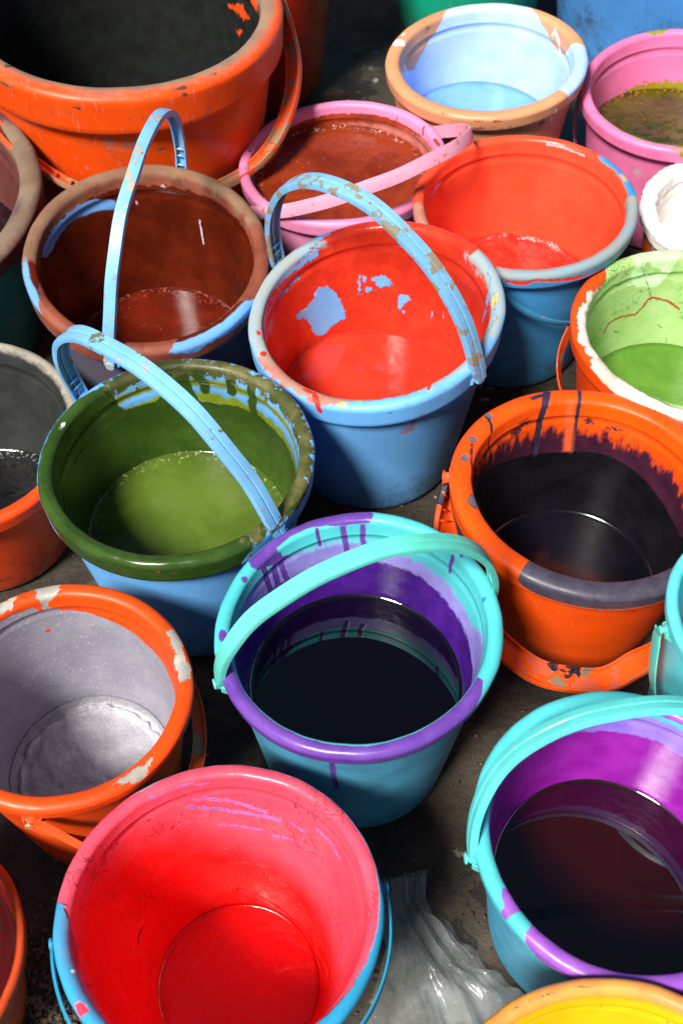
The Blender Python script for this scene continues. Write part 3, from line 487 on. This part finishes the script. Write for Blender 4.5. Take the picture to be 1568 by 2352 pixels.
HANDLES = {
 'B': (78.115, -4.94, 1.082, 1.223, .831, .001), 'F': (138.915, 7.477, 1.103, 1.427, .975, .179),
 'E': (320.513, -8.673, 1.066, 1.326, .896, -.185), 'H': (199.078, 5.147, 1.077, 1.222, .993, 0), 'J': (186.671, -21.65, 1.071, 1.202, .866, .055),
 'C': (33.939, -59.618, 1.098, 1.314, .82, .133), 'K': (169.397, 118.392, 1.088, 1.433, 1.055, .015), 'I': (9.593, -86.1, 1.089, 1.146, .936, .015),
 'L': (84.603, -129.357, 1.091, 1.31, .837, -.135), 'P': (88.761, 114.7, 1.09, 1.175, .941, 0), 'G': (250.834, 127.15, 1.089, 1.165, .941, .006),
 'A': (22.03, -125.07, 1.097, 1.212, .902, .055), 'O': (139.275, 132.07, 1.091, 1.148, .956, 0)}
PLACE = {
 'A': (-0.2988, 1.4928, 0.3559, 0.2082, 0.0106, -0.0358),
 'B': (-0.2409, 1.1232, 0.2418, 0.1442, 0.1410, -0.0358),
 'C': (0.0014, 1.3641, 0.2047, 0.1381, -0.0231, 0.0598),
 'D': (0.2116, 1.5556, 0.2409, 0.1402, 0.0102, 0.0663),
 'G': (0.2371, 1.2307, 0.2371, 0.1380, 0.0012, 0.0354),
 'E': (-0.1762, 0.7998, 0.2410, 0.1407, -0.0135, 0.0341),
 'F': (0.0398, 1.0207, 0.2451, 0.1442, 0.0581, 0.1380),
 'H': (0.0155, 0.5815, 0.2505, 0.1309, -0.0207, 0.0740),
 'K': (0.2670, 0.7755, 0.2200, 0.1443, -0.0659, -0.0272),
 'L': (-0.2601, 0.5209, 0.2362, 0.1155, -0.0253, -0.0413),
 'I': (-0.1000, 0.3184, 0.2385, 0.1285, -0.1130, 0.0141),
 'J': (0.2464, 0.3865, 0.2344, 0.1280, 0.0058, 0.0238),
 'M': (-0.4423, 0.8840, 0.1818, 0.1350, 0.0492, -0.0050),
 'N': (-0.5769, 1.2253, 0.2533, 0.1817, 0.1409, 0.0010),
 'O': (0.4982, 1.5211, 0.2146, 0.1395, 0.0416, 0.0745),
 'P': (0.4218, 1.0198, 0.2144, 0.1386, 0.0005, 0.0119),
 'Q': (0.5178, 1.2830, 0.1850, 0.1043, 0.0301, 0.0425),
 'R': (0.2021, 0.1152, 0.2445, 0.1403, 0.0036, 0.0004),
}
LIPS = {'A': (.075, .22), 'B': (.065, .17), 'C': (.055, .12), 'D': (.075, .12), 'G': (.055, .12), 'E': (.06, .17), 'F': (.06, .19), 'H': (.058, .10), 'K': (.085, .13), 'L': (.07, .12), 'I': (.055, .14), 'J': (.06, .11), 'M': (.06, .14), 'N': (.08, .14), 'O': (.055, .12), 'P': (.065, .14), 'Q': (.09, .14), 'R': (.05, .12)}
FEET = {'I': .64, 'L': .72}
SEED = 0
def bucket(key, label, liq=None, name='paint_bucket', hmat=None, hopt=None, NA=None, dirt=.5, lugs=True, lugmat=None, lumps=0., group='plastic paint buckets crowded together on the floor'):
    global SEED; SEED += 1.37
    b = PLACE[key]; w, sk = LIPS[key]; r = b[3]; NA = NA or 400
    root = empty(name, (b[0], b[1], 0), label, 'bucket', group)
    Pf, part, q = profile(b[2] / r, w, sk, FEET.get(key, .76))
    TH = np.arange(NA) * 2 * np.pi / NA
    Rg, Tg = np.meshgrid(Pf[:, 0], TH); Zg = np.meshgrid(Pf[:, 1], TH)[0]; Qg = np.meshgrid(q, TH)[0]
    # slightly out of round, as soft plastic is
    wb = (.004 * np.sin(2 * Tg + SEED) + .003 * np.sin(3 * Tg + 2 * SEED) + .0012 * np.sin(7 * Tg + SEED)) * np.clip(Zg / 1.2, 0, 1)
    wb = wb + (.0016 * np.sin(11 * Tg + SEED) + .0013 * np.sin(17 * Tg + 3 * SEED) + .0009 * np.sin(31 * Tg)) * np.exp(-(Qg / .12) ** 2)
    Rg = Rg * (1 + wb)
    base, layers = PAINT.get(key, ('#888888', []))
    Td = np.degrees(Tg); ms = [mask(L[7], Td, Qg) for L in layers]
    V = place(b, Rg, Zg, Tg)
    if lumps:
        N = V - np.array([0, 0, b[2]]) - np.stack([np.cos(Tg), np.sin(Tg), 0 * Tg], -1) * (1.05 - w) * r
        N /= np.linalg.norm(N, axis=-1)[..., None] + 1e-9
        on = np.clip((ms[0] + .01) / .03, 0, 1) * (np.abs(Qg - .08) < .5)
        nz = np.array([mnoise.fractal(Vector(v) * 38, .7, 2., 4) for v in V.reshape(-1, 3)]).reshape(Rg.shape)
        V = V + N * (on * (nz * .5 + .35) * lumps)[..., None]
    mat = bucket_material(name + '_' + key.lower(), base, layers, r, dirt, SEED)
    cuts = [(0, 0), (1, 1), (2, 2)]; F0 = gridfaces(NA, len(q))
    first = {p: np.where(part == p)[0] for p in (0, 1, 2)}
    def piece(nm, lo, hi):
        sel = np.arange(lo, hi + 1); v = V[:, sel]; at = {'m%d' % i: m[:, sel] for i, m in enumerate(ms)}
        return mesh(nm, v.reshape(-1, 3), gridfaces(NA, len(sel)), mat, root, attrs=at)
    i1, i2 = first[1][0], first[1][-1]
    piece('inner_wall', 0, i1); piece('rim', i1, i2); piece('body', i2, len(q) - 1)
    if liq:
        z, m, lump, lsc, crust = tuple(liq) + (0., 20., 0.)[len(liq) - 2:]
        inner = Pf[4:i1]; pp = liquid(b, z, inner, m, root, lump, lsc, crust)
    if key in HANDLES and hmat:
        handle_mesh(b, HANDLES[key], hmat, root, **(hopt or {}))
        for sg in (1, -1): lug(b, R(HANDLES[key][0]), sg, lugmat or hmat, root, sk)
    return root
PM = paint_material
# ---- handle plastics
h_blue = handle_material('splashed_blue_strap', '#78b4e4', [('#b0a494', .58, 60), ('#c05a50', .70, 90), ('#8a90c8', .66, 50)], 1.)
h_blue2 = handle_material('splashed_blue_strap_grimy', '#78b2dc', [('#8c8672', .55, 55), ('#c4483c', .70, 70), ('#e0b0b4', .72, 120)], 4.)
h_green = handle_material('splashed_blue_strap_olive', '#7cbcec', [('#6a6a3c', .63, 45), ('#a8a4cc', .64, 70), ('#b8968c', .69, 80)], 8.)
h_aqua = handle_material('aqua_strap', '#62d6c4', [('#6a50a0', .77, 60)], 3., .3)
h_aqua2 = handle_material('aqua_strap_stained', '#5accc8', [('#8a50a0', .72, 50), ('#9aa898', .69, 40)], 9., .4)
h_pink = handle_material('pink_strap', '#e8a0b8', [('#c87888', .62, 60), ('#a05848', .75, 90)], 2.)
h_orange = handle_material('orange_strap', '#e85a22', [('#9a8a72', .60, 40), ('#2a2030', .72, 40)], 5.)
h_orange2 = handle_material('orange_strap_dusty', '#e4582a', [('#a07a5c', .52, 30)], 6.)
h_scuffed = handle_material('scuffed_orange_strap', '#e4500f', [('#c8583a', .55, 40), ('#7c6c56', .60, 30), ('#241c28', .63, 18)], 11.)
h_azure = handle_material('azure_strap', '#2f93b8', [('#c8dce4', .70, 80)], 7.)
h_sky = handle_material('sky_strap', '#3a88b4', [('#8a9098', .62, 60)], 7.5)

bucket('A', 'biggest bucket, orange with a dusty rim and black green inside, in the top left corner', (.62, PM('black_green_dregs', '#080b08', '#10140f', .5, 14, .3), .0, 20.), hmat=h_orange2, hopt=dict(flat=2, Wd=.12, D=.035, twist=-40), NA=520, dirt=.9)
bucket('B', 'blue bucket coated red brown inside with a thin blue handle standing upright', (.60, PM('brown_red_paint', '#4c1408', '#661c0c', .14, 12, .15, fl='#c08070', scum='#a05840')), hmat=h_blue, hopt=dict(Wd=.10, D=.05, flat=2), NA=480)
bucket('C', 'pink bucket nearly full of brick brown paint with its pink handle slanting across', (1.26, PM('brick_brown_paint', '#6a220e', '#883216', .14, 12, .4, fl='#d0a090', scum='#d8b0a0'), .0009, 40.), hmat=h_pink, hopt=dict(Wd=.13, flat=1))
bucket('D', 'peach bucket with pale blue white paint smeared inside and over its rim', (.93, PM('pale_blue_paint', '#4f84e0', '#74a4ee', .15, 6)))
bucket('G', 'blue bucket coated coral red inside, between the peach bucket and the lime one', (.66, PM('drying_red_paint', '#c8241a', '#d83a2c', .2, 20, .6), .0035, 22., .003), hmat=h_sky, hopt=dict(Wd=.07, D=.03, flat=1), NA=480)
bucket('E', 'light blue bucket of olive green paint with wet green rim and splashed blue handle', (.80, PM('olive_green_paint', '#44581a', '#5a6e28', .12, 7, .12, fl='#3a4a20', scum='#a8b870')), hmat=h_green, hopt=dict(Wd=.135, D=.05), NA=560)
bucket('F', 'light blue bucket coated glossy red inside with bare blue patches showing', (.70, PM('glossy_red_paint', '#c83020', '#d43a26', .08, 9, .08)), hmat=h_blue2, hopt=dict(Wd=.135, D=.055), NA=560)
bucket('H', 'turquoise bucket with purple drips and near black violet paint in the centre', (1.05, PM('black_violet_dye', '#020004', '#040107', .02, 6, spec=.9)), hmat=h_aqua, hopt=dict(Wd=.13, D=.045), NA=600, dirt=.2)
bucket('K', 'orange bucket with black paint inside and a band of dark grey over its front rim', (.25, PM('black_paint', '#0a0910', '#12101a', .12, 8)), hmat=h_scuffed, hopt=dict(Wd=.20, D=.045, flat=2, wob=.03, twist=62), NA=560, dirt=.35)
bucket('L', 'orange bucket coated with glittering silver paint drying at the bottom', (.47, PM('drying_silver_paint', '#9a98a0', '#b8b5bc', .45, 16, .8, glit=1), .003, 14., .007), hmat=h_orange, hopt=dict(Wd=.12, D=.06, flat=2, twist=-55), NA=520, dirt=.3)
bucket('I', 'blue bucket thickly coated bright red inside, its sunlit part coloured pink, at the bottom of the photo', (.12, PM('bright_red_paint', '#cc0604', '#d80806', .12, 8, .2), .0008, 16.), hmat=h_azure, hopt=dict(Wd=.09, D=.04, flat=1), NA=600, dirt=.25)
bucket('J', 'turquoise bucket of dark red black dye with magenta stained wall, lower right', (.83, PM('dark_red_dye', '#1a0305', '#260507', .03, 7, spec=.9)), hmat=h_aqua2, hopt=dict(Wd=.135, D=.05), NA=600, dirt=.25)
bucket('M', 'orange bucket blackened inside with frothy black liquid, left edge below the teal one', (.24, PM('black_froth', '#0a0b0c', '#15171a', .12, 16, .2, scum='#8a9098'), .0008, 50.), dirt=.6)
bucket('N', 'teal bucket with a thick dusty brown rim and dark red dregs, left edge', (.85, PM('dark_red_dregs', '#120a0c', '#241218', .25, 30, .6), .003, 40.), dirt=.6)
bucket('O', 'pink bucket with olive green paint pooled inside, right edge near the blue drum', (.98, PM('olive_brown_paint', '#2c3006', '#4a480e', .07, 18, .12, fl='#c0a060', scum='#c06a20'), .0012, 40.), hmat=h_pink, hopt=dict(Wd=.10, flat=1))
bucket('P', 'orange bucket coated lime green inside with lumpy white paint over its rim', (.60, PM('leaf_green_paint', '#4c7626', '#5c8630', .12, 14, .15), .0005, 20.), hmat=h_orange, hopt=dict(Wd=.11, D=.04, flat=1), NA=520, lumps=.003, dirt=.2)
bucket('Q', 'small orange tub smothered in thick white paint, right edge above the lime one', (1.1, PM('white_paint', '#e4d8ce', '#ece6e0', .3, 12, .4), .0015, 20.), NA=420, lumps=.006, dirt=.1)
bucket('R', 'yellow bucket with a peach pink rim cut off by the bottom right corner', (1.25, PM('yellow_paint', '#f0a010', '#f4b018', .12, 8, .1)), dirt=.3)
# ---- buckets cut by the frame
def plain(key, xyzr, lip, base, layers, label, **kw):
    PLACE[key] = tuple(xyzr); LIPS[key] = lip; PAINT[key] = (base, layers); return bucket(key, label, **kw)
plain('S', (-.392, .300, .165, .112, 0, 0), (.04, .10), '#c8481c', [('#5a100a', '#66140c', .3, .01, .03, 12, .2, [['rng', [(0, -9)], [(0, -.1)]]], {})], 'orange bucket with handle folded over its dark red inside, bottom left corner', liq=(1.1, PM('crimson_paint', '#3a0806', '#4a0c08', .2, 9)))
plain('T', (.408, .568, .292, .104, 0, 0), (.055, .12), '#5cc6d0', [], 'turquoise bucket with a loose aqua strap at the right edge beside the black one', liq=(1., PM('teal_wash', '#1c5868', '#24606c', .1, 8)), dirt=.2)
plain('U', (.235, 2.09, .27, .165, 0, 0), (.06, .16), '#0f9a78', [], 'teal green bucket behind the peach one at the top edge', dirt=.5)
plain('V', (.62, 2.02, .40, .285, 0, 0), (.06, .16), '#4f94dc', [('#1c4a6a', '#20405a', .5, .004, .05, 50, .1, [['dot', (258, .62), .05, .02], ['dot', (262, .66), .03, .012], ['dot', (250, .5), .02, .01], ['dot', (275, .8), .04, .02], ['dot', (283, .5), .03, .02]], {})], 'large blue drum behind the pink bucket in the top right corner', name='paint_drum', dirt=.9)
plain('W', (-.165, 1.89, .34, .168, 0, 0), (.06, .16), '#c02c0c', [], 'dark red orange bucket behind the biggest orange one at the top edge', dirt=.9)
# S handle lies over the rim; T handle hangs by its side
for key, par, mt, op in (('S', (95, -84, .96, .90, .95, 0), h_orange2, dict(flat=2, Wd=.13, D=.05)), ('T', (182, 160, 1.12, 1.25, .6, 0), h_aqua, dict(flat=1, Wd=.2))):
    root = [o for o in bpy.data.objects if o.type == 'EMPTY' and abs(o.location.x - PLACE[key][0]) < 1e-5][0]
    hb = list(PLACE[key]); 
    if key == 'S': hb[2] += .03
    handle_mesh(hb, par, mt, root, **op)
    for sg in (1, -1): lug(hb, R(par[0]), sg, mt, root, .1)

# ------------------------------------------------------------ the floor
k = NB('dirty_concrete')
n1 = k.noise(2.2, 6, .6); n2 = k.noise(17, 8, .65); n3 = k.noise(120, 5, .7); n4 = k.noise(5, 6, .6, off=4.)
c = k.mix(k.ramp(n1, .35, .65), lin('#241e18'), lin('#463d30'))
c = k.mix(k.ramp(n4, .48, .6), c, lin('#1e1914'))
c = k.mix(k.math('MULTIPLY', k.ramp(n2, .5, .7), .6), c, lin('#5c523f'))
c = k.mix(k.ramp(n3, .62, .7, 0, .7), c, lin('#26201a'))
c = k.mix(k.ramp(k.noise(60, 3, .5, off=7.), .72, .74, 0, .8), c, lin('#a8a090'))
for sc_, th_, cl_, of_ in ((9, .645, '#6a2218', 2.), (7, .65, '#28425c', 5.), (14, .66, '#86826e', 8.), (6, .63, '#15100e', 11.), (26, .69, '#a83c20', 14.), (20, .68, '#4a7a84', 17.)):
    c = k.mix(k.ramp(k.noise(sc_, 6, .6, off=of_), th_, th_ + .012, 0, .85), c, lin(cl_))
k.put(k.b.inputs['Base Color'], c); k.put(k.b.inputs['Roughness'], k.ramp(n1, .3, .7, .55, .85))
k.put(k.b.inputs['Normal'], k.bump(k.math('ADD', n2, k.math('MULTIPLY', n3, .5)), .8, .006))
ground_mat = k.m
n = 260; xs = np.linspace(-1.3, 1.3, n); ys = np.linspace(-.4, 3.2, 360)
X, Y = np.meshgrid(xs, ys, indexing='ij')
Z = np.array([mnoise.fractal(Vector((x * 6, y * 6, 0)), .8, 2., 5) for x, y in zip(X.ravel(), Y.ravel())]).reshape(X.shape) * .0022
Z = Z - .004 - Z.max()
g = mesh('floor', np.stack([X, Y, Z], -1).reshape(-1, 3), gridfaces(n, 360, False), ground_mat); tag(g, kind='structure')
V = [(-30, -30, -.02), (30, -30, -.02), (30, 30, -.02), (-30, 30, -.02)]
tag(mesh('ground', V, [(0, 1, 2, 3)], ground_mat, smooth=False), kind='structure')

# crumbs of dried mortar and soil
km = NB('crumbled_mortar'); cc = km.mix(km.ramp(km.noise(40, 5), .35, .65), lin('#2a231a'), lin('#6c604c'))
km.put(km.b.inputs['Base Color'], cc); km.b.inputs['Roughness'].default_value = .9
km.put(km.b.inputs['Normal'], km.bump(km.noise(200, 5), .6, .002))
Vs, Fs = [], []
ico = bmesh.new(); bmesh.ops.create_icosphere(ico, subdivisions=1, radius=1); iv = np.array([v.co[:] for v in ico.verts]); jf = np.array([[v.index for v in f.verts] for f in ico.faces]); ico.free()
rng_ = np.random.default_rng(5); off = 0
def crumbs(cx, cy, sx, sy, cnt, s0, s1):
    global off
    for _ in range(cnt):
        s = s0 + (s1 - s0) * rng_.random() ** 3
        v = iv * (1 + .35 * (rng_.random((len(iv), 1)) - .5) * 2) * s * np.array([1, rng_.uniform(.6, 1.), rng_.uniform(.35, .7)])
        a = rng_.uniform(0, 6.28); v = v @ np.array([[math.cos(a), math.sin(a), 0], [-math.sin(a), math.cos(a), 0], [0, 0, 1]])
        v = v + np.array([rng_.normal(cx, sx), rng_.normal(cy, sy), s * .25 - .004]); Vs.append(v); Fs.append(jf + off); off += len(iv)
crumbs(-.275, .30, .035, .06, 2400, .0005, .0045)
crumbs(-.30, .70, .05, .03, 120, .0008, .004); crumbs(.13, .42, .10, .12, 260, .0006, .003)
crumbs(-.02, 1.2, .4, .5, 700, .0008, .003); crumbs(0, .75, .35, .3, 500, .0006, .0025)
tag(mesh('rubble', np.vstack(Vs), np.vstack(Fs), km.m, smooth=False), 'crumbled grey mortar and soil scattered on the floor between buckets', 'rubble', kind='stuff')

# ------------------------------------------------------------ plastic bag
kb = NB('clear_polythene'); t = kb.t
st = kb.noise(16, 5, .6); fz = kb.noise(150, 5, .7)
kb.put(kb.b.inputs['Base Color'], kb.mix(kb.ramp(st, .4, .65), lin('#949a98'), lin('#b4b8b6')))
kb.put(kb.b.inputs['Roughness'], kb.ramp(fz, .4, .6, .12, .3)); kb.b.inputs['Specular IOR Level'].default_value = .6
al = kb.math('ADD', kb.ramp(st, .35, .7, .13, .34), kb.ramp(fz, .66, .70, 0, .4), clamp=True); kb.put(kb.b.inputs['Alpha'], al)
kb.put(kb.b.inputs['Normal'], kb.bump(kb.math('ADD', kb.math('MULTIPLY', st, .5), kb.math('MULTIPLY', kb.noise(70, 5), .3)), .5, .004))
L_ = np.array([(.034, .424), (.038, .40), (.045, .36), (.036, .33), (.024, .286), (.0, .20), (-.01, .15)])
Rr_ = np.array([(.089, .433), (.086, .405), (.118, .365), (.150, .335), (.175, .312), (.225, .255), (.25, .18)])
bag = empty('plastic_bag', (.09, .33, 0), 'crumpled clear plastic bag lying on the floor between the pink red and turquoise buckets', 'bag')
s_ = np.linspace(0, 1, 110); kk = np.linspace(0, 1, 7)
LL = np.stack([np.interp(s_, kk, L_[:, i]) for i in (0, 1)], 1); RR = np.stack([np.interp(s_, kk, Rr_[:, i]) for i in (0, 1)], 1)
u_ = np.linspace(0, 1, 130)
tri = lambda x: 2 * np.abs(x - np.floor(x + .5))
for nm, zf, sd in (('upper_sheet', .013, 1), ('lower_sheet', .004, 5)):
    rg = np.random.default_rng(sd)
    edge = 1 + .02 * np.sin(s_ * 23 + sd) + .01 * np.sin(s_ * 51)
    P = LL[:, None] * (1 - u_)[None, :, None] + RR[:, None] * (u_[None, :, None] * edge[:, None, None] + (1 - edge)[:, None, None] * .5)
    U, S_ = np.meshgrid(u_, s_); Zb = np.zeros(U.shape)
    # sharp creases: folded waves running mostly along the bag, gathered at its neck
    for q_ in range(13):
        fu, fs = rg.uniform(1.2, 6.5) * rg.choice([-1, 1]), rg.uniform(-2.5, 3.0); ph = rg.random()
        warp = .25 * np.sin(S_ * rg.uniform(2, 6) + ph * 6)
        Zb += tri(U * fu * (1.2 - .3 * S_) + S_ * fs + ph + warp) ** rg.uniform(.8, 1.6) * rg.uniform(.3, 1) / (1 + .25 * abs(fu))
    Zb = (Zb - Zb.min()) / (Zb.max() - Zb.min())
    arch = np.clip(np.sin(np.pi * U), 0, 1) ** .35
    Zb = .0012 + zf * arch * Zb * 1.5
    o = mesh(nm, np.concatenate([P - np.array([.09, .33]), Zb[..., None]], -1).reshape(-1, 3), gridfaces(110, 130, False), kb.m, bag)
    o.modifiers.new('crease', 'EDGE_SPLIT').split_angle = R(16)
# ---- small litter on the floor
